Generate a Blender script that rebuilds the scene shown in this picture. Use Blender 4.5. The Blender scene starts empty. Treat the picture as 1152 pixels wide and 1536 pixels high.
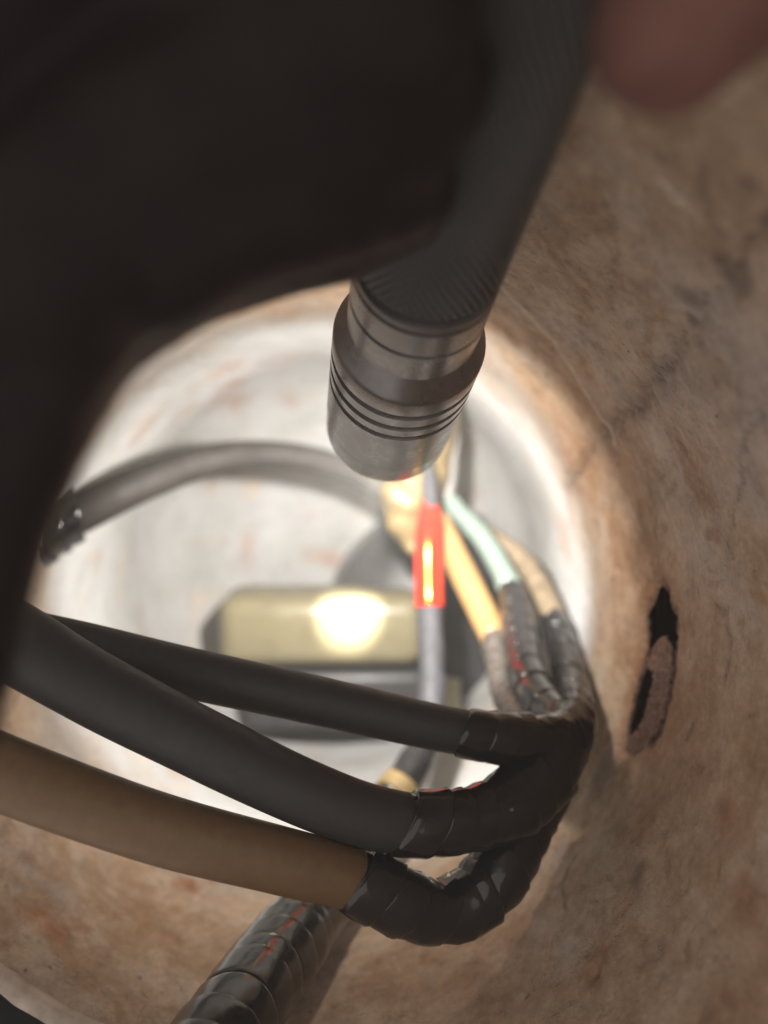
import bpy, bmesh, math, random
import numpy as np
from mathutils import Vector, Matrix, noise

random.seed(7)
S = bpy.context.scene
COL = S.collection
R = math.radians

# ------------------------------------------------------------------ camera, world, exposure
FPX = 1129.0                       # focal length in photograph pixels (1152 x 1536 frame)


def P(u, v, d):
    """Point seen at photograph pixel (u, v), d metres in front of the lens."""
    return Vector(((u - 576.0) / FPX * d, d, (768.0 - v) / FPX * d))


cam_d = bpy.data.cameras.new('camera')
cam = bpy.data.objects.new('camera', cam_d)
COL.objects.link(cam)
cam.location = (0, 0, 0)
cam.rotation_euler = (R(90), 0, 0)
cam_d.sensor_fit = 'HORIZONTAL'
cam_d.sensor_width = 24.0
cam_d.lens = 24.0 * FPX / 1152.0
cam_d.clip_start = 0.002
cam_d.clip_end = 20.0
cam_d.dof.use_dof = True
cam_d.dof.focus_distance = 0.156
cam_d.dof.aperture_fstop = cam_d.lens / 4.3      # aperture about 4.3 mm across
S.camera = cam

W = bpy.data.worlds.new('World')
S.world = W
W.use_nodes = True
bg = W.node_tree.nodes['Background']
bg.inputs['Color'].default_value = (1.0, 0.92, 0.86, 1)
bg.inputs['Strength'].default_value = 0.54

S.view_settings.view_transform = 'Standard'
S.view_settings.look = 'None'
S.view_settings.exposure = 0.72
S.view_settings.gamma = 1.0
S.render.engine = 'CYCLES'
S.cycles.use_denoising = True
S.cycles.max_bounces = 12
S.cycles.diffuse_bounces = 8
S.cycles.glossy_bounces = 4
S.cycles.sample_clamp_indirect = 6.0
S.cycles.caustics_reflective = False
S.cycles.caustics_refractive = False

# torch axis: rear shoulder of the head, and the direction in which it shines
T0 = Vector((0.0053, 0.150, 0.0353))
TD = Vector((-0.0045, 0.040, -0.0138)).normalized()
LEN_HEAD = 0.0426


def lamp(name, loc, aim, power, size, blend, radius, col):
    l = bpy.data.lights.new(name, 'SPOT')
    l.energy = power
    l.spot_size = R(size)
    l.spot_blend = blend
    l.shadow_soft_size = radius
    l.color = col
    o = bpy.data.objects.new(name, l)
    COL.objects.link(o)
    o.location = loc
    o.rotation_euler = aim.to_track_quat('-Z', 'Y').to_euler()
    return o


LAMP = T0 + TD * (LEN_HEAD + 0.0045)
lamp('torch_beam', LAMP, TD, 1.70, 107, 0.46, 0.0035, (1.0, 0.97, 0.93))
lamp('torch_spill', LAMP, TD, 0.62, 179, 1.0, 0.005, (1.0, 0.93, 0.82))
lamp('torch_hotspot', LAMP, (P(524, 922, 0.352) - LAMP), 11.0, 12.5, 1.0, 0.002, (1.0, 0.95, 0.84))

# ------------------------------------------------------------------ helpers
M = {}


def nodes(name):
    m = bpy.data.materials.new(name)
    m.use_nodes = True
    nt = m.node_tree
    return m, nt, nt.nodes['Principled BSDF']


def N(nt, t, **kw):
    n = nt.nodes.new(t)
    for k, v in kw.items():
        setattr(n, k, v)
    return n


def noise_tex(nt, scale, detail=6, rough=0.6, dist=0.0, off=(0, 0, 0), stretch=(1, 1, 1)):
    tc = N(nt, 'ShaderNodeTexCoord')
    mp = N(nt, 'ShaderNodeMapping')
    mp.inputs['Location'].default_value = off
    mp.inputs['Scale'].default_value = stretch
    nt.links.new(tc.outputs['Object'], mp.inputs['Vector'])
    n = N(nt, 'ShaderNodeTexNoise')
    n.inputs['Scale'].default_value = scale
    n.inputs['Detail'].default_value = detail
    n.inputs['Roughness'].default_value = rough
    n.inputs['Distortion'].default_value = dist
    nt.links.new(mp.outputs['Vector'], n.inputs['Vector'])
    return n.outputs['Fac']


def ramp(nt, fac, stops):
    r = N(nt, 'ShaderNodeValToRGB')
    e = r.color_ramp.elements
    while len(e) < len(stops):
        e.new(0.5)
    for i, (p, c) in enumerate(stops):
        e[i].position = p
        e[i].color = (c[0], c[1], c[2], 1) if isinstance(c, (tuple, list)) else (c, c, c, 1)
    nt.links.new(fac, r.inputs['Fac'])
    return r.outputs['Color']


def mix(nt, fac, a, b, mode='MIX'):
    n = N(nt, 'ShaderNodeMix', data_type='RGBA', blend_type=mode)
    for sock, v in ((n.inputs[0], fac), (n.inputs[6], a), (n.inputs[7], b)):
        if isinstance(v, (int, float)):
            sock.default_value = v
        elif isinstance(v, tuple):
            sock.default_value = (v[0], v[1], v[2], 1)
        else:
            nt.links.new(v, sock)
    return n.outputs[2]


def mth(nt, op, a, b=0.0, clamp=False):
    n = N(nt, 'ShaderNodeMath', operation=op, use_clamp=clamp)
    for sock, v in ((n.inputs[0], a), (n.inputs[1], b)):
        if isinstance(v, (int, float)):
            sock.default_value = v
        else:
            nt.links.new(v, sock)
    return n.outputs[0]


def bump(nt, b, height, dist, strength=1.0):
    n = N(nt, 'ShaderNodeBump')
    n.inputs['Distance'].default_value = dist
    n.inputs['Strength'].default_value = strength
    nt.links.new(height, n.inputs['Height'])
    nt.links.new(n.outputs['Normal'], b.inputs['Normal'])


def simple(name, col, rough=0.5, metal=0.0, var=0.15, scale=300, bdist=0.0002, spec=0.5, coat=0.0):
    m, nt, b = nodes(name)
    f = noise_tex(nt, scale, 5, 0.6)
    dark = tuple(c * (1 - var) for c in col)
    lite = tuple(min(1, c * (1 + var)) for c in col)
    nt.links.new(ramp(nt, f, [(0.3, dark), (0.7, lite)]), b.inputs['Base Color'])
    b.inputs['Metallic'].default_value = metal
    b.inputs['Specular IOR Level'].default_value = spec
    b.inputs['Coat Weight'].default_value = coat
    r = ramp(nt, noise_tex(nt, scale * 0.6, 5, 0.65, 0.3), [(0.25, max(0.02, rough - 0.1)), (0.75, min(1, rough + 0.12))])
    nt.links.new(r, b.inputs['Roughness'])
    if bdist:
        bump(nt, b, f, bdist, 0.6)
    M[name] = m
    return m, nt, b


def link(name, me, mat, parent=None, smooth=True):
    o = bpy.data.objects.new(name, me)
    COL.objects.link(o)
    if mat is not None:
        me.materials.append(mat)
    if smooth:
        me.polygons.foreach_set('use_smooth', [True] * len(me.polygons))
    if parent is not None:
        o.parent = parent
        o.matrix_parent_inverse = parent.matrix_world.inverted()
    return o


def thing(name, label, cat, loc, group=None):
    o = bpy.data.objects.new(name, None)
    COL.objects.link(o)
    o.location = loc
    o.empty_display_size = 0.005
    o.matrix_world = Matrix.Translation(loc)
    o['label'] = label
    o['category'] = cat
    if group:
        o['group'] = group
    return o


def mesh(name, verts, faces):
    me = bpy.data.meshes.new(name)
    me.from_pydata([tuple(v) for v in verts], [], faces)
    me.update()
    return me


class Path:
    """Smooth centre line with a radius, from (u, v, depth, width in photograph pixels) stations."""

    def __init__(self, st, step=0.0008):
        pts = [P(u, v, d) for u, v, d, w in st]
        rad = [w / 2.0 / FPX * d for u, v, d, w in st]
        ext = [pts[0] * 2 - pts[1]] + pts + [pts[-1] * 2 - pts[-2]]
        q, r = [], []
        for i in range(len(pts) - 1):
            a, b, c, e = ext[i:i + 4]
            n = max(2, int((c - b).length / step))
            for k in range(n):
                t = k / n
                q.append(0.5 * (2 * b + (c - a) * t + (2 * a - 5 * b + 4 * c - e) * t * t + (3 * b - a - 3 * c + e) * t ** 3))
                tt = t * t * (3 - 2 * t)
                r.append(rad[i] * (1 - tt) + rad[i + 1] * tt)
        q.append(pts[-1])
        r.append(rad[-1])
        self.q, self.r = q, r
        s = [0.0]
        for i in range(1, len(q)):
            s.append(s[-1] + (q[i] - q[i - 1]).length)
        self.s = s
        self.len = s[-1]
        self.fr = []
        t = (q[1] - q[0]).normalized()
        nrm = t.orthogonal().normalized()
        for i in range(len(q)):
            t = (q[min(i + 1, len(q) - 1)] - q[max(i - 1, 0)]).normalized()
            nrm = (nrm - t * nrm.dot(t)).normalized()
            self.fr.append((nrm.copy(), t.cross(nrm), t))

    def at(self, s):
        s = min(max(s, 0.0), self.len)
        i = min(max(int(np.searchsorted(self.s, s)) - 1, 0), len(self.q) - 2)
        f = (s - self.s[i]) / max(1e-9, self.s[i + 1] - self.s[i])
        p = self.q[i].lerp(self.q[i + 1], f)
        r = self.r[i] * (1 - f) + self.r[i + 1] * f
        a = (self.fr[i][0].lerp(self.fr[i + 1][0], f)).normalized()
        b = (self.fr[i][1].lerp(self.fr[i + 1][1], f)).normalized()
        return p, r, a, b, self.fr[i][2]

    def near(self, u, v):
        """Arc length of the station closest to a photograph pixel."""
        best, bs = 1e9, 0
        for i, p in enumerate(self.q):
            uu = 576 + p.x / p.y * FPX
            vv = 768 - p.z / p.y * FPX
            e = (uu - u) ** 2 + (vv - v) ** 2
            if e < best:
                best, bs = e, self.s[i]
        return bs


def tube(name, path, s0, s1, mat, parent, dr=0.0, n=40, step=0.0012, wob=0.0, seed=0.0, r_of=None, caps=True, flat=1.0):
    m = max(3, int(abs(s1 - s0) / step))
    V, F = [], []
    for i in range(m + 1):
        t = i / m
        p, r, a, b, tg = path.at(s0 + (s1 - s0) * t)
        r = r + dr
        if r_of:
            r *= r_of(t)
        for k in range(n):
            ph = 2 * math.pi * k / n
            d = a * math.cos(ph) + b * math.sin(ph) * flat
            rr = r
            if wob:
                rr += wob * noise.noise((p + d * r) * 160 + Vector((seed, 0, 0)))
            V.append(p + d * rr)
    for i in range(m):
        for k in range(n):
            k2 = (k + 1) % n
            F.append((i * n + k, i * n + k2, (i + 1) * n + k2, (i + 1) * n + k))
    if caps:
        for base, s, rev in ((0, s0, True), (m * n, s1, False)):
            c = len(V)
            V.append(path.at(s)[0])
            for k in range(n):
                k2 = (k + 1) % n
                F.append((c, base + k2, base + k) if rev else (c, base + k, base + k2))
    return link(name, mesh(name, V, F), mat, parent)


def tape_turns(path, s0, s1, pitch, mat, parent, dr=0.0004, tilt=0.35, n=36, seed=0, thick=0.0008, name='tape_turn', ph0=0.0, crumple=0.00042):
    """Overlapping turns of adhesive tape, each a ring of its own with a raised, wrinkled leading edge."""
    rnd = random.Random(seed)
    s = s0
    out = []
    while s < s1 - pitch * 0.3:
        w = pitch * rnd.uniform(1.15, 1.4)
        tl = tilt * rnd.uniform(0.6, 1.4)
        ph_t = ph0 + rnd.uniform(-0.5, 0.5)
        lift = rnd.uniform(0.5, 1.2) * thick
        sd = rnd.uniform(0, 50)
        prof = [(0.0, -0.5), (0.05, 0.25), (0.2, 0.42), (0.4, 0.62), (0.6, 0.8), (0.8, 0.92), (0.94, 1.0), (0.985, 0.9), (1.0, 0.45), (0.99, -0.5)]
        V, F = [], []
        for (a_, h) in prof:
            for k in range(n):
                ph = 2 * math.pi * k / n
                edge = 0.00035 * noise.noise(Vector((math.cos(ph) * 1.6, math.sin(ph) * 1.6, sd))) * (1 if a_ > 0.9 or a_ < 0.1 else 0.3)
                p, r, a, b, tg = path.at(s + w * a_ + tl * r_last(path, s) * math.cos(ph - ph_t) + edge)
                wr = crumple * noise.noise(Vector((math.cos(ph) * 3.2, math.sin(ph) * 3.2, sd + a_ * 2.5)))
                rr = r + dr + lift * h + wr
                V.append(p + (a * math.cos(ph) + b * math.sin(ph)) * rr)
        for i in range(len(prof) - 1):
            for k in range(n):
                k2 = (k + 1) % n
                F.append((i * n + k, i * n + k2, (i + 1) * n + k2, (i + 1) * n + k))
        out.append(link(name, mesh(name, V, F), mat, parent))
        s += pitch * rnd.uniform(0.8, 1.15)
    return out


def r_last(path, s):
    return path.at(s)[1]


def lathe(name, prof, mat, parent, n=96, origin=T0, axis=TD, cap0=False, cap1=False):
    """Turned part: profile of (position along the axis, radius)."""
    a = axis.orthogonal().normalized()
    b = axis.cross(a)
    V, F = [], []
    for (s, r) in prof:
        for k in range(n):
            ph = 2 * math.pi * k / n
            V.append(origin + axis * s + (a * math.cos(ph) + b * math.sin(ph)) * r)
    for i in range(len(prof) - 1):
        for k in range(n):
            k2 = (k + 1) % n
            F.append((i * n + k, i * n + k2, (i + 1) * n + k2, (i + 1) * n + k))
    for flag, i, rev in ((cap0, 0, True), (cap1, len(prof) - 1, False)):
        if flag:
            c = len(V)
            V.append(origin + axis * prof[i][0])
            for k in range(n):
                k2 = (k + 1) % n
                F.append((c, i * n + k2, i * n + k) if rev else (c, i * n + k, i * n + k2))
    me = mesh(name, V, F)
    bm = bmesh.new()
    bm.from_mesh(me)
    bmesh.ops.recalc_face_normals(bm, faces=bm.faces)
    bm.to_mesh(me)
    bm.free()
    o = link(name, me, mat, parent)
    sharp(me, 28)
    return o


def sharp(me, deg):
    bm = bmesh.new()
    bm.from_mesh(me)
    lim = R(deg)
    for e in bm.edges:
        if len(e.link_faces) == 2 and e.calc_face_angle(0) > lim:
            e.smooth = False
    bm.to_mesh(me)
    bm.free()


def rounded_box(name, cx, size, rot, bev, mat, parent, seg=5, taper=None):
    bm = bmesh.new()
    bmesh.ops.create_cube(bm, size=1.0)
    for v in bm.verts:
        v.co = Vector((v.co.x * size[0], v.co.y * size[1], v.co.z * size[2]))
        if taper and v.co.z > 0:
            v.co.x *= taper
            v.co.y *= taper
    bmesh.ops.bevel(bm, geom=bm.edges[:] + bm.verts[:], offset=bev, segments=seg, affect='EDGES', profile=0.5)
    bm.transform(Matrix.Translation(cx) @ rot.to_matrix().to_4x4())
    me = bpy.data.meshes.new(name)
    bm.to_mesh(me)
    bm.free()
    return link(name, me, mat, parent)


# ------------------------------------------------------------------ the pole's inside
AX, AZ, RAD = -0.024, -0.025, 0.095         # axis of the pole (runs along y) and its inner radius
Y0, Y1 = 0.050, 0.365


def wall_hit(u, v, rad=RAD):
    dx, dz = (u - 576) / FPX, (768 - v) / FPX
    a = dx * dx + dz * dz
    b = -2 * (dx * AX + dz * AZ)
    c = AX * AX + AZ * AZ - rad * rad
    d = (-b + math.sqrt(b * b - 4 * a * c)) / (2 * a)
    return math.atan2(dz * d - AZ, dx * d - AX), d


def poly_wall(pp, rad=RAD):
    return np.array([(lambda h: (h[0] * rad, h[1]))(wall_hit(u, v, rad)) for u, v in pp])


def inside(px, py, poly):
    res = np.zeros(px.shape, bool)
    n = len(poly)
    for i in range(n):
        x1, y1 = poly[i]
        x2, y2 = poly[(i + 1) % n]
        cond = ((y1 > py) != (y2 > py))
        with np.errstate(divide='ignore', invalid='ignore'):
            xi = (x2 - x1) * (py - y1) / (y2 - y1 + 1e-15) + x1
        res ^= cond & (px < xi)
    return res


def seg_dist(px, py, line):
    d = np.full(px.shape, 1e9)
    for (x1, y1), (x2, y2) in zip(line[:-1], line[1:]):
        vx, vy = x2 - x1, y2 - y1
        t = np.clip(((px - x1) * vx + (py - y1) * vy) / (vx * vx + vy * vy + 1e-15), 0, 1)
        d = np.minimum(d, np.hypot(px - x1 - t * vx, py - y1 - t * vy))
    return d


HOLE = [(988, 878), (996, 886), (1000, 905), (1010, 925), (1009, 950), (1006, 985), (1000, 1030), (992, 1062), (984, 1092), (972, 1112),
        (958, 1112), (944, 1128), (934, 1120), (938, 1085), (948, 1045), (956, 1005), (966, 975), (968, 945), (966, 925), (972, 910), (980, 892)]
th_h, y_h = wall_hit(975, 1010)
hole_w = poly_wall(HOLE)


def axis_samples(lo, hi, f_lo, f_hi, coarse, fine):
    out, x = [], lo
    while x < hi:
        out.append(x)
        x += fine if f_lo < x < f_hi else coarse
    out.append(hi)
    return np.array(out)


ths = axis_samples(-math.pi, math.pi, th_h - 0.36, th_h + 0.36, R(0.62), R(0.27))
ths = ths[:-1]
ys = axis_samples(Y0, Y1, hole_w[:, 1].min() - 0.012, hole_w[:, 1].max() + 0.012, 0.0009, 0.00042)
TH, YY = np.meshgrid(ths, ys, indexing='ij')
AR = TH * RAD
nt_, ny_ = TH.shape


def fbm(x, y, z, sc, oct_):
    return noise.fractal(Vector((x * sc, y * sc, z * sc)), 0.9, 2.1, oct_)


relief = np.zeros(TH.shape)
fine = np.zeros(TH.shape)
for i in range(nt_):
    cx, cz = math.cos(ths[i]) * RAD, math.sin(ths[i]) * RAD
    for j in range(ny_):
        y = ys[j]
        relief[i, j] = fbm(cx, y * 0.8, cz, 26, 3)
        fine[i, j] = noise.noise(Vector((cx * 420, y * 330, cz * 420)))
rim_d = seg_dist(AR, YY, np.vstack([hole_w, hole_w[:1]]))
jag = 0.0011 * fine
in_h = inside(AR + 0.0009 * np.roll(fine, 3, 0), YY + 0.0007 * np.roll(fine, 5, 1), hole_w)
out = relief * 0.0009 + fine * 0.00014           # outward displacement
out += np.where(in_h, 0.0014, 0.0016 * np.exp(-(rim_d / 0.0028) ** 2)) * (0.6 + 0.8 * np.abs(fine))
# pale raised scratch and darker creases of the old surface
scratch = poly_wall([(752, 428), (790, 468), (835, 520), (872, 580), (905, 628), (925, 668)])
sd = seg_dist(AR, YY, scratch)
out -= 0.00035 * np.exp(-((sd + jag * 0.3) / 0.0014) ** 2)
scr2 = poly_wall([(992, 268), (1010, 288), (1032, 308)])
sd2 = seg_dist(AR, YY, scr2)
crease = poly_wall([(1165, 330), (1110, 420), (1050, 490), (1000, 555), (955, 605), (915, 645), (880, 690), (850, 740)])
cd = seg_dist(AR + 0.0022 * fine + 0.002 * relief, YY, crease)
out += 0.0009 * np.exp(-(cd / 0.0022) ** 2)
gouge = poly_wall([(1039, 1088), (1031, 1108)])

# flaky pits all over the near wall
rp = random.Random(3)
for _ in range(420):
    t_, y_ = rp.uniform(-2.4, 1.3), rp.uniform(0.10, 0.25)
    rr = rp.uniform(0.0006, 0.0019)
    k = np.exp(-(((TH - t_) * RAD) ** 2 + ((YY - y_) * rp.uniform(0.6, 1.2)) ** 2) / rr ** 2)
    out += k * rp.choice((1, 1, -0.6)) * 0.0008

rustm = np.zeros(TH.shape)
darkm = np.zeros(TH.shape)
palem = np.zeros(TH.shape)


def blob(arr, u, v, ru, amt=1.0):
    t_, y_ = wall_hit(u, v)
    t2, y2 = wall_hit(u + ru, v)
    t3, y3 = wall_hit(u, v + ru)
    w_ = lambda a: (a + math.pi) % (2 * math.pi) - math.pi
    rad_ = max(0.0015, 0.5 * (math.hypot(w_(t2 - t_) * RAD, y2 - y_) + math.hypot(w_(t3 - t_) * RAD, y3 - y_)))
    dd = np.hypot(w_(TH - t_) * RAD + 0.0018 * fine + 0.004 * relief, YY - y_ + 0.0012 * np.roll(fine, 7, 1))
    np.maximum(arr, amt * np.clip(1.6 - 1.6 * dd / rad_, 0, 1), out=arr)


for u, v, r_, a_ in ((62, 1378, 34, 1.0), (85, 1392, 26, 1.0), (118, 1388, 14, 0.8), (15, 1417, 12, 0.8), (272, 1325, 20, 0.9), (305, 1318, 14, 0.7),
                     (245, 1408, 24, 0.75), (1090, 1225, 30, 0.7), (1118, 1250, 26, 0.6), (1120, 1350, 40, 0.6), (890, 1450, 40, 0.6), (820, 1230, 26, 0.6),
                     (340, 555, 16, 0.9), (352, 575, 16, 0.9), (330, 605, 14, 0.7), (215, 640, 20, 0.6), (270, 622, 12, 0.5), (420, 540, 20, 0.4),
                     (770, 510, 10, 0.8), (845, 800, 20, 0.7), (148, 845, 14, 0.5), (212, 915, 12, 0.6), (265, 1160, 14, 0.6), (690, 1480, 30, 0.4), (200, 1130, 16, 0.4),
                     (940, 700, 40, 0.45), (870, 700, 30, 0.35), (930, 830, 40, 0.35), (1000, 330, 30, 0.35)):
    blob(rustm, u, v, r_, a_ * (0.55 if u < 560 and v < 1200 or 760 < u < 860 and v < 820 else 1.0))
for u, v, r_, a_ in ((1125, 440, 34, 0.7), (1065, 475, 24, 0.7), (1000, 235, 18, 0.5), (905, 1160, 30, 0.7), (985, 750, 22, 0.4), (1060, 590, 28, 0.35),
                     (950, 1330, 20, 0.5), (1150, 300, 22, 0.7)):
    blob(darkm, u, v, r_, a_)
darkm = np.maximum(darkm, (0.45 + 0.3 * relief) * np.exp(-(cd / 0.0034) ** 2))
darkm = np.maximum(darkm, 0.9 * np.exp(-(cd / 0.0009) ** 2) * (fine > -0.25))
for ln in ([(1160, 640), (1118, 690), (1092, 742), (1085, 800)], [(902, 300), (930, 352), (936, 410), (918, 468)], [(1010, 720), (985, 790), (990, 850)],
           [(860, 1290), (838, 1330), (846, 1372)], [(1075, 905), (1098, 960), (1090, 1015)], [(1060, 250), (1078, 330), (1102, 372)]):
    cw = poly_wall(ln)
    darkm = np.maximum(darkm, (0.55 + 0.5 * fine) * np.exp(-(seg_dist(AR + 0.0012 * fine + 0.004 * relief, YY + 0.001 * np.roll(fine, 4, 0), cw) / 0.0006) ** 2))
darkm = np.clip(np.maximum(darkm, 1.0 * np.exp(-(rim_d / 0.0014) ** 2)), 0, 1)
darkm = np.maximum(darkm, 0.9 * np.exp(-(seg_dist(AR, YY, gouge) / 0.0009) ** 2))
rustm = np.maximum(rustm, 0.8 * np.exp(-(rim_d / 0.006) ** 2))
palem = np.maximum(palem, 1.1 * np.exp(-(sd / 0.0012) ** 2) * (0.8 + 0.6 * fine))
palem = np.maximum(palem, np.exp(-(sd2 / 0.0006) ** 2))
palem = np.clip(palem, 0, 1)

RR = RAD + out
X = AX + np.cos(TH) * RR
Z = AZ + np.sin(TH) * RR
verts = np.stack([X, YY, Z], -1).reshape(-1, 3)
ii, jj = np.meshgrid(np.arange(nt_), np.arange(ny_ - 1), indexing='ij')
i2 = (ii + 1) % nt_
quad = np.stack([ii * ny_ + jj, ii * ny_ + jj + 1, i2 * ny_ + jj + 1, i2 * ny_ + jj], -1)
keep = ~(in_h[ii, jj] & in_h[ii, jj + 1] & in_h[i2, jj] & in_h[i2, jj + 1])
# the hand hole in the pole's side: nearer than this the wall is cut away at the left and below, widened to let ambient light in
keep &= ~((YY[ii, jj] < 0.148) & ((TH[ii, jj] < R(-92)) | (TH[ii, jj] > R(115))))
quad = quad[keep].reshape(-1, 4)


def weather_material(name):
    m, nt, b = nodes(name)
    at = N(nt, 'ShaderNodeAttribute', attribute_name='wear')
    sp = N(nt, 'ShaderNodeSeparateColor')
    nt.links.new(at.outputs['Color'], sp.inputs[0])
    big = noise_tex(nt, 24, 6, 0.62, 0.4)
    mid = noise_tex(nt, 80, 8, 0.64, 0.15, (3, 1, 0))
    gr = noise_tex(nt, 430, 7, 0.75, 0.0, (1, 5, 2), (1, 0.8, 1))
    chip = noise_tex(nt, 210, 5, 0.6, 0.0, (11, 5, 7))
    brown = ramp(nt, mid, [(0.30, (0.12, 0.072, 0.046)), (0.43, (0.34, 0.228, 0.150)), (0.57, (0.47, 0.345, 0.245)), (0.72, (0.60, 0.49, 0.385))])
    grey = ramp(nt, big, [(0.38, (0.33, 0.19, 0.105)), (0.5, (0.47, 0.335, 0.235)), (0.62, (0.47, 0.42, 0.41))])
    c = mix(nt, 0.5, brown, grey)
    ochre = ramp(nt, noise_tex(nt, 42, 7, 0.66, 0.8, (7, 3, 9)), [(0.54, 0.0), (0.68, 0.8)])
    c = mix(nt, ochre, c, (0.31, 0.17, 0.075))
    red = ramp(nt, noise_tex(nt, 55, 7, 0.7, 0.9, (17, 8, 2)), [(0.58, 0.0), (0.70, 0.7)])
    c = mix(nt, red, c, (0.24, 0.10, 0.06))
    # deeper down the colour blends to zinc grey
    tc = N(nt, 'ShaderNodeTexCoord')
    xyz = N(nt, 'ShaderNodeSeparateXYZ')
    nt.links.new(tc.outputs['Object'], xyz.inputs[0])
    dep = N(nt, 'ShaderNodeMapRange', interpolation_type='SMOOTHSTEP')
    dep.inputs['From Min'].default_value = 0.215
    dep.inputs['From Max'].default_value = 0.285
    nt.links.new(mth(nt, 'ADD', xyz.outputs['Y'], mth(nt, 'MULTIPLY', mth(nt, 'SUBTRACT', big, 0.5), 0.10)), dep.inputs['Value'])
    zinc = ramp(nt, big, [(0.28, (0.30, 0.29, 0.27)), (0.5, (0.37, 0.365, 0.355)), (0.72, (0.43, 0.43, 0.435))])
    zinc = mix(nt, ramp(nt, noise_tex(nt, 36, 7, 0.66, 0.8, (2, 13, 9)), [(0.57, 0.0), (0.72, 0.55)]), zinc, (0.46, 0.33, 0.20))
    c = mix(nt, dep.outputs[0], c, zinc)
    rustc = ramp(nt, mid, [(0.3, (0.17, 0.06, 0.03)), (0.6, (0.36, 0.15, 0.06)), (0.8, (0.45, 0.25, 0.11))])
    rm = mth(nt, 'MULTIPLY', mth(nt, 'MULTIPLY', sp.outputs[0], 1.0, True), ramp(nt, noise_tex(nt, 160, 6, 0.7, 0.5), [(0.3, 0.2), (0.55, 1.0)]))
    c = mix(nt, rm, c, rustc)
    c = mix(nt, mth(nt, 'MULTIPLY', sp.outputs[1], 0.85), c, (0.07, 0.045, 0.035))
    c = mix(nt, sp.outputs[2], c, (0.62, 0.54, 0.45))
    specks = ramp(nt, noise_tex(nt, 310, 3, 0.5, 0.0, (9, 9, 1)), [(0.70, 0.0), (0.76, 0.8)])
    c = mix(nt, mth(nt, 'MULTIPLY', specks, mth(nt, 'SUBTRACT', 1.0, dep.outputs[0])), c, (0.09, 0.06, 0.045))
    pale = ramp(nt, noise_tex(nt, 380, 4, 0.6, 1.4, (4, 19, 1), (1, 0.6, 1)), [(0.64, 0.0), (0.74, 0.7)])
    c = mix(nt, mth(nt, 'MULTIPLY', pale, mth(nt, 'SUBTRACT', 0.4, mth(nt, 'MULTIPLY', dep.outputs[0], 0.35))), c, (0.55, 0.46, 0.37))
    fz = mth(nt, 'SUBTRACT', 0.55, mth(nt, 'MULTIPLY', dep.outputs[0], 0.45))
    c = mix(nt, fz, c, ramp(nt, gr, [(0.3, 0.5), (0.7, 1.35)]), 'MULTIPLY')
    nt.links.new(c, b.inputs['Base Color'])
    b.inputs['Specular IOR Level'].default_value = 0.5
    nt.links.new(ramp(nt, mid, [(0.3, 0.68), (0.7, 0.36)]), b.inputs['Roughness'])
    chips = ramp(nt, chip, [(0.36, 0.0), (0.44, 1.0)])
    h = mth(nt, 'ADD', mth(nt, 'ADD', mth(nt, 'MULTIPLY', mid, 0.8), mth(nt, 'MULTIPLY', gr, 0.45)), mth(nt, 'MULTIPLY', chips, 0.22))
    bump(nt, b, h, 0.0015, 0.9)
    M[name] = m
    return m


weather_material('rusty_zinc')


def wear_attr(me, rgb):
    a = me.color_attributes.new('wear', 'FLOAT_COLOR', 'POINT')
    full = np.ones((len(me.vertices), 4), np.float32)
    full[:, :3] = rgb
    a.data.foreach_set('color', full.ravel())


wall_me = bpy.data.meshes.new('wall')
wall_me.from_pydata(verts.tolist(), [], quad.tolist())
wall_me.update()
wear_attr(wall_me, np.stack([rustm, darkm, palem], -1).reshape(-1, 3))
wall = link('wall', wall_me, M['rusty_zinc'])
wall['kind'] = 'structure'
wall['label'] = 'rusty brown inner wall of the round steel pole'

# dark backing added behind the rust hole to keep light out
simple('old_rust', (0.03, 0.018, 0.014), 0.9, 0, 0.4, 260, 0.0008)  # rust colour darkened to hold the shade inside the hole
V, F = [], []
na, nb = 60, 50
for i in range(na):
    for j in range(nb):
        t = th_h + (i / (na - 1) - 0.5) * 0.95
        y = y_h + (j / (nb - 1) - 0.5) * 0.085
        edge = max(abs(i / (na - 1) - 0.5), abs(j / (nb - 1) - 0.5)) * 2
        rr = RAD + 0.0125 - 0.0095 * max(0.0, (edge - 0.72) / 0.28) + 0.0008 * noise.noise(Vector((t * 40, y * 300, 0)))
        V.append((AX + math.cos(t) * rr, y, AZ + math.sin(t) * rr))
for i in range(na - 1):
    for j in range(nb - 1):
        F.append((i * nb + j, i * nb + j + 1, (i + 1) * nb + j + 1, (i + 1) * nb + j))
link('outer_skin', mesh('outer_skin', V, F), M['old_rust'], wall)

# the torn rusty flap standing inside the hole, with its own dark slot
m, nt, b = nodes('torn_rust')
f1 = noise_tex(nt, 1100, 6, 0.65, 0.3)
nt.links.new(ramp(nt, f1, [(0.32, (0.07, 0.034, 0.023)), (0.5, (0.15, 0.078, 0.055)), (0.70, (0.34, 0.21, 0.155))]), b.inputs['Base Color'])
b.inputs['Roughness'].default_value = 0.45
bump(nt, b, f1, 0.00035, 1.0)
M['torn_rust'] = m
FLAP = [(985, 950), (996, 966), (998, 1000), (990, 1045), (978, 1085), (962, 1112), (944, 1130), (927, 1122), (931, 1085), (939, 1045), (948, 1008), (960, 975)]
SLOT = [(972, 1004), (979, 1012), (974, 1042), (964, 1075), (953, 1100), (944, 1102), (945, 1078), (953, 1044), (961, 1016)]
fw, sw = poly_wall(FLAP), poly_wall(SLOT)
g = 0.0004
a0, a1 = fw[:, 0].min(), fw[:, 0].max()
b0, b1 = fw[:, 1].min(), fw[:, 1].max()
ga, gb = np.meshgrid(np.arange(a0, a1, g), np.arange(b0, b1, g), indexing='ij')
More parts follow.
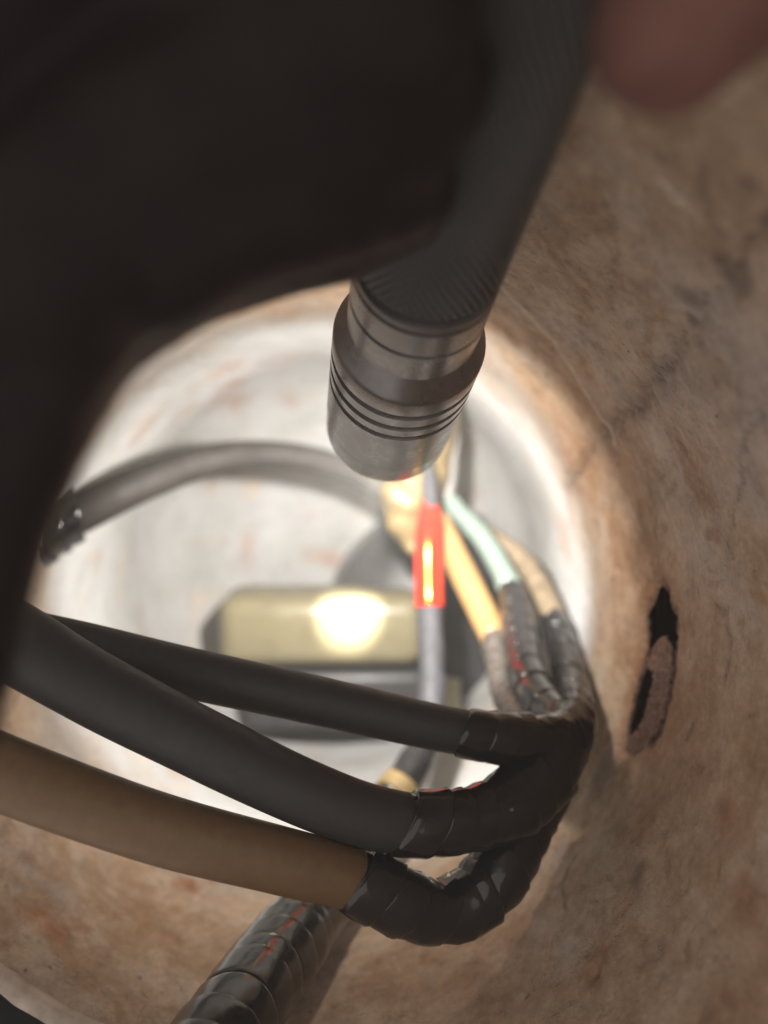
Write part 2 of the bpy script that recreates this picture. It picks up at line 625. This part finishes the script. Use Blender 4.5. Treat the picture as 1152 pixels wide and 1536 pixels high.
wobA = np.array([[noise.noise(Vector((x * 500, y * 500, 3))) for y in ga_y] for x, ga_y in zip(ga[:, 0], [gb[0]] * ga.shape[0])])
fi = inside(ga + wobA * 0.0008, gb + np.roll(wobA, 3) * 0.0006, fw) & ~inside(ga + wobA * 0.0004, gb, sw)
sl_d = seg_dist(ga, gb, np.vstack([sw, sw[:1]]))
hgt = RAD + 0.0030 - 0.0022 * np.exp(-(sl_d / 0.0018) ** 2) + 0.0005 * wobA
V = np.stack([AX + np.cos(ga / RAD) * hgt, gb, AZ + np.sin(ga / RAD) * hgt], -1).reshape(-1, 3)
n0, n1 = ga.shape
F = []
for i in range(n0 - 1):
    for j in range(n1 - 1):
        if fi[i, j] and fi[i + 1, j] and fi[i, j + 1] and fi[i + 1, j + 1]:
            F.append((i * n1 + j, i * n1 + j + 1, (i + 1) * n1 + j + 1, (i + 1) * n1 + j))
me = mesh('torn_flap', V, F)
bm = bmesh.new()
bm.from_mesh(me)
bmesh.ops.delete(bm, geom=[v for v in bm.verts if not v.link_faces], context='VERTS')
bm.to_mesh(me)
bm.free()
fl = link('torn_flap', me, M['torn_rust'], wall)
sol = fl.modifiers.new('thickness', 'SOLIDIFY')
sol.thickness = 0.0012

# end of the pole: dished plate with a rounded corner
V, F, wr = [], [], []
nr, na = 60, 160
for i in range(nr + 1):
    t = i / nr
    for k in range(na):
        ph = 2 * math.pi * k / na
        r = RAD * (1 - t) + 0.0004
        y = Y1 + 0.048 * math.sqrt(max(0, 1 - max(0, (r - (RAD - 0.055)) / 0.0554) ** 2)) + 0.004 * (1 - (r / RAD) ** 2) - 0.001
        x, z = AX + math.cos(ph) * r, AZ + math.sin(ph) * r
        y += 0.0016 * fbm(x, y, z, 30, 3) * min(1, t * 6)
        V.append((x, y, z))
        wr.append((max(0, noise.noise(Vector((x * 60, z * 60, 5))) - 0.25) * 1.2, 0, 0))
for i in range(nr):
    for k in range(na):
        k2 = (k + 1) % na
        F.append((i * na + k, (i + 1) * na + k, (i + 1) * na + k2, i * na + k2))
me = mesh('back_wall', V, F)
wear_attr(me, np.array(wr, np.float32))
bw = link('back_wall', me, M['rusty_zinc'])
bw['kind'] = 'structure'
bw['label'] = 'pale grey end of the pole lit by the torch'

# ------------------------------------------------------------------ materials of the things
simple('torch_black', (0.235, 0.226, 0.225), 0.30, 0.8, 0.05, 300, 0, 0.6)
simple('torch_grip', (0.024, 0.022, 0.022), 0.36, 0.0, 0.2, 900, 0.00003, 0.8)
simple('groove_black', (0.012, 0.012, 0.012), 0.6)
simple('rubber', (0.037, 0.035, 0.035), 0.55, 0, 0.12, 500, 0.00010, 0.35)
simple('rubber_warm', (0.033, 0.0305, 0.0315), 0.55, 0, 0.12, 500, 0.00010, 0.35)
simple('tan_jacket', (0.14, 0.080, 0.036), 0.5, 0, 0.10, 400, 0.00010, 0.4)
m, nt, b = simple('tape', (0.015, 0.014, 0.0145), 0.15, 0, 0.25, 260, 0.00018, 0.6)
simple('tape_dusty', (0.05, 0.043, 0.037), 0.42, 0, 0.4, 220, 0.0002, 0.5)
simple('grey_jacket', (0.034, 0.034, 0.038), 0.7, 0, 0.25, 350, 0.0003, 0.5)
simple('brown_jacket', (0.15, 0.115, 0.075), 0.5, 0, 0.35, 150, 0.0003, 0.5)
simple('yellow_sleeve', (0.30, 0.175, 0.07), 0.38, 0, 0.1, 300, 0.0001, 0.5)
simple('mint_sleeve', (0.145, 0.19, 0.165), 0.3, 0, 0.1, 300, 0.0001, 0.6)
simple('cream_wrap', (0.17, 0.12, 0.05), 0.5, 0, 0.25, 120, 0.0006, 0.5)
simple('white_wrap', (0.27, 0.26, 0.25), 0.5, 0, 0.1, 120, 0.0004, 0.5)
simple('cream_plastic', (0.185, 0.16, 0.095), 0.35, 0, 0.12, 90, 0.0002, 0.5)
simple('dark_plastic', (0.032, 0.031, 0.032), 0.45, 0, 0.2, 90, 0.0003, 0.5)
simple('beige_conduit', (0.36, 0.33, 0.24), 0.6, 0, 0.2, 120, 0.0002, 0.4)
simple('arch_jacket', (0.020, 0.0165, 0.014), 0.7, 0, 0.3, 110, 0.0003, 0.4)
simple('bare_edge', (0.42, 0.35, 0.29), 0.5, 0.2, 0.3, 160, 0.0005, 0.5)
simple('black_paint', (0.005, 0.005, 0.005), 0.8, 0, 0.2, 200, 0.0002, 0.1)  # black put in for the unlit face of the rim
m, nt, b = nodes('red_sleeve')
f = noise_tex(nt, 180, 4, 0.6)
nt.links.new(ramp(nt, f, [(0.3, (0.40, 0.016, 0.010)), (0.7, (0.48, 0.022, 0.013))]), b.inputs['Base Color'])
b.inputs['Roughness'].default_value = 0.16
b.inputs['Specular Tint'].default_value = (1.0, 0.62, 0.10, 1)
b.inputs['Specular IOR Level'].default_value = 0.8
b.inputs['Subsurface Weight'].default_value = 0.1
b.inputs['Subsurface Radius'].default_value = (0.004, 0.0006, 0.0004)
b.inputs['Subsurface Scale'].default_value = 1.0
M['red_sleeve'] = m
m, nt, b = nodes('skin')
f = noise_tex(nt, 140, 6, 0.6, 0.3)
nt.links.new(ramp(nt, f, [(0.3, (0.008, 0.0045, 0.0050)), (0.7, (0.012, 0.0068, 0.0072))]), b.inputs['Base Color'])  # the hand's deep shade is put into this near-black colour
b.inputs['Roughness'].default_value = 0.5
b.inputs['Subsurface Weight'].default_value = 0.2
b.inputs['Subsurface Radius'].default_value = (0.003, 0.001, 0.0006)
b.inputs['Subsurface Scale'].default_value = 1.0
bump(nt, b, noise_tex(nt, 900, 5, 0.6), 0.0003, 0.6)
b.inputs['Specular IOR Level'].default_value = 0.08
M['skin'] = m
m2 = m.copy()  # lighter copy for the thumb, where more light falls
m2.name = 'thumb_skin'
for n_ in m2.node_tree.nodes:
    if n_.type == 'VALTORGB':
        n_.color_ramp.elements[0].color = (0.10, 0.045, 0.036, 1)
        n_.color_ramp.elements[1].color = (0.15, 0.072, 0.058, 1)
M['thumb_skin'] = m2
m, nt, b = nodes('led_lens')
b.inputs['Base Color'].default_value = (0.9, 0.9, 0.85, 1)
b.inputs['Emission Color'].default_value = (1, 0.96, 0.88, 1)
b.inputs['Emission Strength'].default_value = 8.0
M['led_lens'] = m

# ------------------------------------------------------------------ the torch
torch = thing('flashlight', 'black metal torch with knurled handle shining down into the pole', 'flashlight', T0)


def groove(prof, s, r, w=0.0021, d=0.0008):
    prof += [(s - w / 2, r), (s - w / 2 + 0.0002, r - d), (s + w / 2 - 0.0002, r - d), (s + w / 2, r)]


pf = [(-0.0052, 0.0128), (-0.0046, 0.0131), (-0.0006, 0.0149), (0.0001, 0.0153), (0.0009, 0.0155)]
for s_ in (0.0062, 0.0112, 0.0158):
    groove(pf, s_, 0.0155)
pf += [(0.0335, 0.0155), (0.0337, 0.0153)]
lathe('head', pf, M['torch_black'], torch)
lathe('bezel_ring', [(0.0338, 0.0150), (0.0340, 0.0154), (0.0412, 0.0153), (0.0422, 0.0150), (0.0426, 0.0145), (0.0426, 0.0132), (0.0410, 0.0131)], M['torch_black'], torch)
lens = lathe('lens', [(0.0411, 0.0131), (0.0414, 0.009), (0.0415, 0.004)], M['led_lens'], torch, n=48, cap1=True)
pf = [(-0.0240, 0.0), (-0.0240, 0.0108), (-0.0225, 0.0110), (-0.0224, 0.0122), (-0.0222, 0.0129), (-0.0214, 0.0130)]
groove(pf, -0.0203, 0.0130, 0.0014, 0.0007)
groove(pf, -0.0130, 0.0130, 0.0012, 0.0006)
pf += [(-0.0052, 0.0130), (-0.0050, 0.0125)]
lathe('neck', pf, M['torch_black'], torch)

# knurled handle: crossed spiral grooves cut into the turned bar
ax_a = TD.orthogonal().normalized()
ax_b = TD.cross(ax_a)
nph, nz = 480, 330
L0, L1 = -0.0226, -0.100
ph = np.linspace(0, 2 * math.pi, nph, endpoint=False)
zz = np.linspace(L0, L1, nz)
PH, ZZ = np.meshgrid(ph, zz, indexing='ij')
rK = 0.0128
nk = 27
pit = math.tan(R(32)) / rK
g1 = np.abs(np.sin(nk * PH / 1.0 + nk * ZZ * pit * 1.0))
g2 = np.abs(np.sin(nk * PH / 1.0 - nk * ZZ * pit * 1.0))
hk = np.minimum(np.clip(g1 * 1.6, 0, 1), np.clip(g2 * 1.6, 0, 1))
edge = np.clip((L0 - ZZ) / 0.0022, 0, 1)
rr = rK - 0.00080 + 0.00100 * hk * edge
o_ = np.array(T0)
V = o_ + ZZ[..., None] * np.array(TD) + rr[..., None] * (np.cos(PH)[..., None] * np.array(ax_a) + np.sin(PH)[..., None] * np.array(ax_b))
ii, jj = np.meshgrid(np.arange(nph), np.arange(nz - 1), indexing='ij')
i2 = (ii + 1) % nph
Q = np.stack([ii * nz + jj, ii * nz + jj + 1, i2 * nz + jj + 1, i2 * nz + jj], -1).reshape(-1, 4)
link('knurled_handle', mesh('knurled_handle', V.reshape(-1, 3).tolist(), Q.tolist()), M['torch_grip'], torch)

# ------------------------------------------------------------------ cables and wires
GT = 'taped cables in the pole'


def cable(name, label, cat, stations, group=None):
    p = Path(stations)
    t = thing(name, label, cat, p.q[0], group)
    return p, t


# upper dark cable
pA, tA = cable('dark_cable', 'upper dark grey cable crossing in front of the bright pole end', 'cable',
               [(-260, 880, .168, 86), (-60, 935, .168, 84), (100, 968, .168, 80), (300, 1013, .168, 75), (500, 1056, .170, 72), (660, 1092, .173, 68), (760, 1108, .177, 66),
                (815, 1108, .182, 62), (848, 1098, .190, 52), (862, 1075, .198, 44)])
sA = pA.near(700, 1100)
tube('jacket', pA, 0, sA, M['rubber'], tA, n=48)
tube('tape_core', pA, sA - 0.004, pA.len, M['tape'], tA, dr=-0.0001)
tape_turns(pA, sA - 0.001, pA.len - 0.001, 0.0052, M['tape'], tA, seed=2, tilt=0.3)

# lower dark cable
pB, tB = cable('dark_cable', 'thick dark grey cable running between upper cable and tan cable', 'cable',
               [(-300, 800, .150, 130), (-150, 868, .150, 124), (0, 950, .150, 116), (140, 1032, .151, 108), (300, 1114, .153, 102), (450, 1186, .156, 96), (560, 1226, .159, 92),
                (640, 1234, .162, 82), (705, 1229, .166, 78), (768, 1205, .172, 90), (815, 1158, .180, 88), (845, 1112, .188, 74), (860, 1080, .198, 60)])
sB = pB.near(610, 1237)
tube('jacket', pB, 0, sB, M['rubber_warm'], tB, n=48)
tube('tape_core', pB, sB - 0.004, pB.len, M['tape'], tB, dr=-0.0001)
tape_turns(pB, sB - 0.001, pB.len - 0.001, 0.0062, M['tape'], tB, seed=5, tilt=0.35)

# tan cable
pC, tC = cable('tan_cable', 'tan brown cable with a black taped end bending up the wall', 'cable',
               [(-320, 1010, .142, 118), (-150, 1090, .142, 112), (0, 1157, .143, 106), (230, 1240, .147, 100), (420, 1290, .152, 94), (530, 1318, .156, 88), (600, 1352, .159, 84),
                (652, 1367, .163, 76), (705, 1352, .167, 82), (750, 1302, .172, 86), (787, 1230, .180, 80), (830, 1155, .190, 70)])
sC = pC.near(535, 1319)
tube('jacket', pC, 0, sC, M['tan_jacket'], tC, n=48, r_of=lambda t: 1.0 if t < 0.985 else 1.0 - 0.10 * ((t - 0.985) / 0.015) ** 2)
tube('tape_core', pC, sC - 0.004, pC.len, M['tape'], tC, dr=-0.0002)
tape_turns(pC, sC - 0.0005, pC.len - 0.001, 0.0060, M['tape'], tC, seed=9, tilt=0.4)

# long taped cable that climbs from the bottom edge to the red sleeve
pD, tD = cable('red_sleeved_cable', 'black taped cable climbing from the floor to the glowing red sleeve', 'cable',
               [(255, 1660, .130, 136), (310, 1590, .142, 130), (365, 1505, .158, 120), (425, 1425, .181, 106), (480, 1350, .206, 90), (530, 1275, .226, 74), (575, 1215, .241, 58),
                (615, 1160, .253, 46), (638, 1110, .262, 42), (648, 1040, .272, 44), (647, 975, .281, 40), (644, 900, .289, 40), (643, 820, .294, 40), (645, 740, .299, 26), (640, 690, .304, 20)])
sD = pD.near(636, 1118)
sR0, sR1 = pD.near(640, 913), pD.near(645, 738)
tube('tape_core', pD, 0, sD + 0.004, M['tape'], tD, dr=-0.0002)
sm = pD.near(465, 1372)
tape_turns(pD, 0, sm, 0.0078, M['tape'], tD, seed=11, tilt=0.16, thick=0.0010, crumple=0.00022)
tape_turns(pD, sm, sD + 0.001, 0.0098, M['tape'], tD, seed=12, tilt=0.3)
tube('grey_jacket', pD, sD, pD.len, M['grey_jacket'], tD, dr=-0.0002, wob=0.0005)
red = tube('red_sleeve', pD, sR0, sR1, M['red_sleeve'], tD, dr=0.0004, n=40,
           r_of=lambda t: (1.0 if t < 0.75 else 1.0 - 0.35 * ((t - 0.75) / 0.25) ** 1.3) * (1.02 if t < 0.05 else 1.0))
sW = pD.near(590, 1185)
tube('cream_tape', pD, sW - 0.003, sW + 0.0035, M['cream_wrap'], tD, dr=0.0013, wob=0.0006, n=28)

# yellow sleeved wire
pY, tY = cable('yellow_sleeved_wire', 'yellow sleeved wire beside the red sleeve, taped below', 'wire',
               [(655, 770, .314, 30), (676, 820, .306, 38), (700, 870, .296, 42), (727, 925, .284, 44), (744, 965, .270, 42), (752, 1010, .254, 36), (764, 1055, .236, 38), (795, 1090, .214, 40), (830, 1105, .190, 36)])
s0 = pY.near(742, 958)
tube('sleeve', pY, 0.002, s0, M['yellow_sleeve'], tY, n=36)
tube('tape_core', pY, s0 - 0.003, pY.len, M['tape_dusty'], tY, dr=-0.0004)
tape_turns(pY, s0 + 0.0005, pY.len, 0.0060, M['tape_dusty'], tY, seed=21, dr=0.0)

# mint sleeved wire
pM, tM = cable('mint_sleeved_wire', 'pale mint sleeved wire above the yellow one, taped below', 'wire',
               [(668, 740, .322, 26), (688, 768, .317, 28), (722, 805, .308, 32), (750, 850, .296, 34), (768, 890, .281, 40), (779, 945, .262, 50), (787, 1000, .240, 54), (806, 1045, .220, 54), (836, 1075, .205, 50), (862, 1098, .192, 44)])
s0 = pM.near(766, 884)
tube('sleeve', pM, 0.004, s0, M['mint_sleeve'], tM, n=36)
tube('tape_core', pM, s0 - 0.003, pM.len, M['tape'], tM, dr=-0.0004)
tape_turns(pM, s0 + 0.0005, pM.len, 0.0105, M['tape'], tM, seed=31, dr=0.0, thick=0.0005, crumple=0.0003)

# outer brown wire next to the wall
pG, tG = cable('brown_wire', 'dusty brown wire curving down next to the rusty wall', 'wire',
               [(700, 790, .328, 28), (745, 812, .320, 32), (790, 850, .308, 36), (822, 905, .288, 38), (842, 965, .262, 46), (856, 1025, .236, 52), (862, 1075, .212, 56), (850, 1120, .195, 52)])
s0 = pG.near(832, 930)
tube('jacket', pG, 0, s0 + 0.003, M['brown_jacket'], tG, wob=0.0004)
tube('tape_core', pG, s0, pG.len, M['tape'], tG, dr=-0.0004)
tape_turns(pG, s0, pG.len, 0.0100, M['tape'], tG, seed=41, dr=0.0, thick=0.0005, crumple=0.0003)

# cable arching across the bright end
pH, tH = cable('arching_cable', 'dim cable arching over the pale pole end behind the torch', 'cable',
               [(20, 830, .262, 70), (75, 792, .266, 68), (130, 764, .272, 62), (220, 722, .285, 56), (310, 692, .300, 48), (390, 682, .312, 42), (470, 690, .322, 40), (540, 714, .330, 38), (600, 760, .335, 36), (640, 830, .340, 34)])
tube('jacket', pH, 0, pH.len, M['arch_jacket'], tH, n=32)
s0 = pH.near(95, 782)
tape_turns(pH, s0 - 0.016, s0 + 0.001, 0.0065, M['tape'], tH, seed=51, thick=0.002, dr=0.0008)

# ------------------------------------------------------------------ splice, fittings at the pole end
sp_c = P(622, 760, .325)
tS = thing('wire_splice', 'cream wrapped wire splice hanging behind the torch head', 'splice', sp_c)
pS = Path([(640, 600, .322, 120), (628, 690, .323, 112), (618, 750, .325, 104), (614, 785, .325, 76), (622, 830, .322, 22)])
tube('wrap', pS, 0, pS.len, M['cream_wrap'], tS, wob=0.0018, n=40, flat=0.8)
pS2 = Path([(672, 600, .330, 40), (668, 690, .330, 36), (662, 760, .330, 34), (655, 800, .328, 28)])
tube('white_strip', pS2, 0, pS2.len, M['white_wrap'], tS, wob=0.0006, n=28)

bx = P(487, 935, .360)
tBx = thing('connector_box', 'cream plastic box with the torch hot spot on its face', 'box', bx)
rot = Vector((0, 0, 1)).to_track_quat('Z', 'Y')
from mathutils import Euler
rotq = Euler((R(6), R(0), R(2)), 'XYZ').to_quaternion()
rounded_box('cover', P(485, 935, .372), (0.098, 0.040, 0.034), rotq, 0.009, M['cream_plastic'], tBx)
rounded_box('base', P(505, 1035, .376), (0.088, 0.036, 0.030), rotq, 0.006, M['dark_plastic'], tBx)  # dark slab put in for the shadow below the box
# dark round body behind the box
gl = P(655, 925, .392)
tGl = thing('cable_gland', 'dark round cable gland at the pole end behind the red sleeve', 'cable gland', gl)
gax = Vector((0.02, -1, 0.05)).normalized()
lathe('boot', [(-0.030, 0.056), (-0.002, 0.055), (0.006, 0.052), (0.013, 0.044), (0.018, 0.030), (0.020, 0.012)], M['dark_plastic'], tGl, n=64, origin=gl, axis=gax, cap1=True)
lathe('flange', [(-0.030, 0.058), (-0.012, 0.0575), (-0.010, 0.0565), (-0.010, 0.054)], M['dark_plastic'], tGl, n=64, origin=gl, axis=gax)
pP = Path([(676, 1020, .345, 30), (676, 1100, .335, 30), (674, 1180, .322, 30), (668, 1290, .302, 30)])
tP = thing('pale_conduit', 'pale beige conduit dropping from the gland between the dark cables', 'conduit', pP.q[0])
tube('pipe', pP, 0, pP.len, M['beige_conduit'], tP)

# ------------------------------------------------------------------ rim of the opening, bottom left
V, F = [], []
rim_prof = [(0.153, 0.002), (0.153, -0.010), (0.152, -0.0112), (0.1500, -0.0107), (0.1486, -0.0086), (0.1482, -0.0080), (0.1455, 0.004)]
th_c = wall_hit(40, 1510)[0]
nn = 90
for i in range(nn):
    t = th_c + (i / (nn - 1) - 0.5) * 1.1
    for (y, dr_) in rim_prof:
        rr = RAD + 0.001 + dr_ + 0.0004 * noise.noise(Vector((t * 25, y * 90, 0)))
        V.append((AX + math.cos(t) * rr, y, AZ + math.sin(t) * rr))
k = len(rim_prof)
for i in range(nn - 1):
    for j in range(k - 1):
        F.append((i * k + j, i * k + j + 1, (i + 1) * k + j + 1, (i + 1) * k + j))
rim_me = mesh('opening_rim', V, F)
rim = link('opening_rim', rim_me, M['bare_edge'])
rim_me.materials.append(M['black_paint'])
for p in rim_me.polygons:
    if p.index % (k - 1) >= 4:
        p.material_index = 1
rim['label'] = 'curved rim of the opening, pale bare edge with black below it'
rim['category'] = 'rim'

# ------------------------------------------------------------------ the hand round the torch
hand_parts = [
    # index
    [(-120, 1080, .070, 240), (-78, 930, .070, 232), (-30, 760, .072, 232), (90, 515, .078, 236), (225, 408, .086, 228), (365, 352, .097, 222), (500, 322, .097, 214), (590, 300, .097, 180)],
    # middle
    [(-200, 620, .090, 300), (40, 330, .086, 270), (220, 215, .082, 262), (380, 165, .080, 256), (530, 145, .078, 250), (640, 120, .077, 220)],
    # ring
    [(-160, 300, .084, 320), (80, 90, .076, 300), (280, -10, .070, 300), (450, -50, .066, 300), (600, -60, .064, 280)],
    # little finger
    [(-100, 60, .078, 320), (200, -210, .064, 320), (450, -260, .058, 300), (620, -260, .056, 260)],
    # thumb
    [(900, -620, .060, 460), (1120, -420, .062, 400), (1165, -190, .064, 330), (1085, -40, .066, 292), (1010, 38, .067, 262)],
    # palm and heel of the hand, above and to the left
    [(-350, 900, .088, 600), (-300, 400, .080, 620), (-150, 0, .072, 620), (150, -400, .062, 640), (600, -640, .058, 620), (900, -620, .058, 560)],
    [(-80, 420, .090, 330), (120, 250, .083, 330), (330, 60, .074, 330), (520, -120, .066, 300)],
    [(40, 600, .072, 190), (140, 440, .074, 210), (330, 270, .078, 260), (500, 235, .082, 220), (590, 235, .085, 160)],  # from here on, filler added to cover lit folds between the fingers
    [(250, 370, .074, 260), (340, 325, .076, 250), (470, 300, .079, 224), (560, 286, .083, 196), (612, 280, .088, 164)],
    [(280, 210, .074, 300), (470, 190, .074, 280), (590, 190, .077, 220)],
    [(40, 420, .070, 330), (200, 260, .072, 330), (380, 120, .070, 300), (520, 40, .068, 300), (600, 40, .068, 260)],
]
bm = bmesh.new()
for st in hand_parts:
    p = Path(st, 0.002)
    for i in range(0, len(p.q)):
        if i % 2 and i != len(p.q) - 1:
            continue
        bmesh.ops.create_icosphere(bm, subdivisions=2, radius=p.r[i], matrix=Matrix.Translation(p.q[i]))
me = bpy.data.meshes.new('hand_raw')
bm.to_mesh(me)
bm.free()
tmp = bpy.data.objects.new('hand_raw', me)
COL.objects.link(tmp)
rm = tmp.modifiers.new('r', 'REMESH')
rm.mode = 'VOXEL'
rm.voxel_size = 0.0012
smo = tmp.modifiers.new('s', 'SMOOTH')
smo.iterations = 6
smo.factor = 0.5
dg = bpy.context.evaluated_depsgraph_get()
hm = bpy.data.meshes.new_from_object(tmp.evaluated_get(dg))
bpy.data.objects.remove(tmp)
hm.materials.clear()
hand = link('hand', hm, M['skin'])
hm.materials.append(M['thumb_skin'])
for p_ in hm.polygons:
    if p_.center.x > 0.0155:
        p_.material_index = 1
hand['label'] = 'hand in deep shadow gripping the torch, pinkish thumb showing at top right'
hand['category'] = 'hand'

# ------------------------------------------------------------------ thin haze added in place of lens glare
bm = bmesh.new()
bmesh.ops.create_cube(bm, size=1.0)
for v in bm.verts:
    v.co = Vector((v.co.x * 0.60 - 0.03, v.co.y * 0.75 + 0.25, v.co.z * 0.60))
me = bpy.data.meshes.new('haze')
bm.to_mesh(me)
bm.free()
hz = link('haze', me, None, smooth=False)
m = bpy.data.materials.new('dusty_air')
m.use_nodes = True
nt = m.node_tree
nt.nodes.remove(nt.nodes['Principled BSDF'])
pv = N(nt, 'ShaderNodeVolumePrincipled')
pv.inputs['Color'].default_value = (0.92, 0.90, 0.86, 1)
pv.inputs['Density'].default_value = 0.17
pv.inputs['Anisotropy'].default_value = 0.0
nt.links.new(pv.outputs[0], nt.nodes['Material Output'].inputs['Volume'])
me.materials.append(m)
hz['kind'] = 'stuff'
hz['label'] = 'thin dusty air glowing in the torch beam'
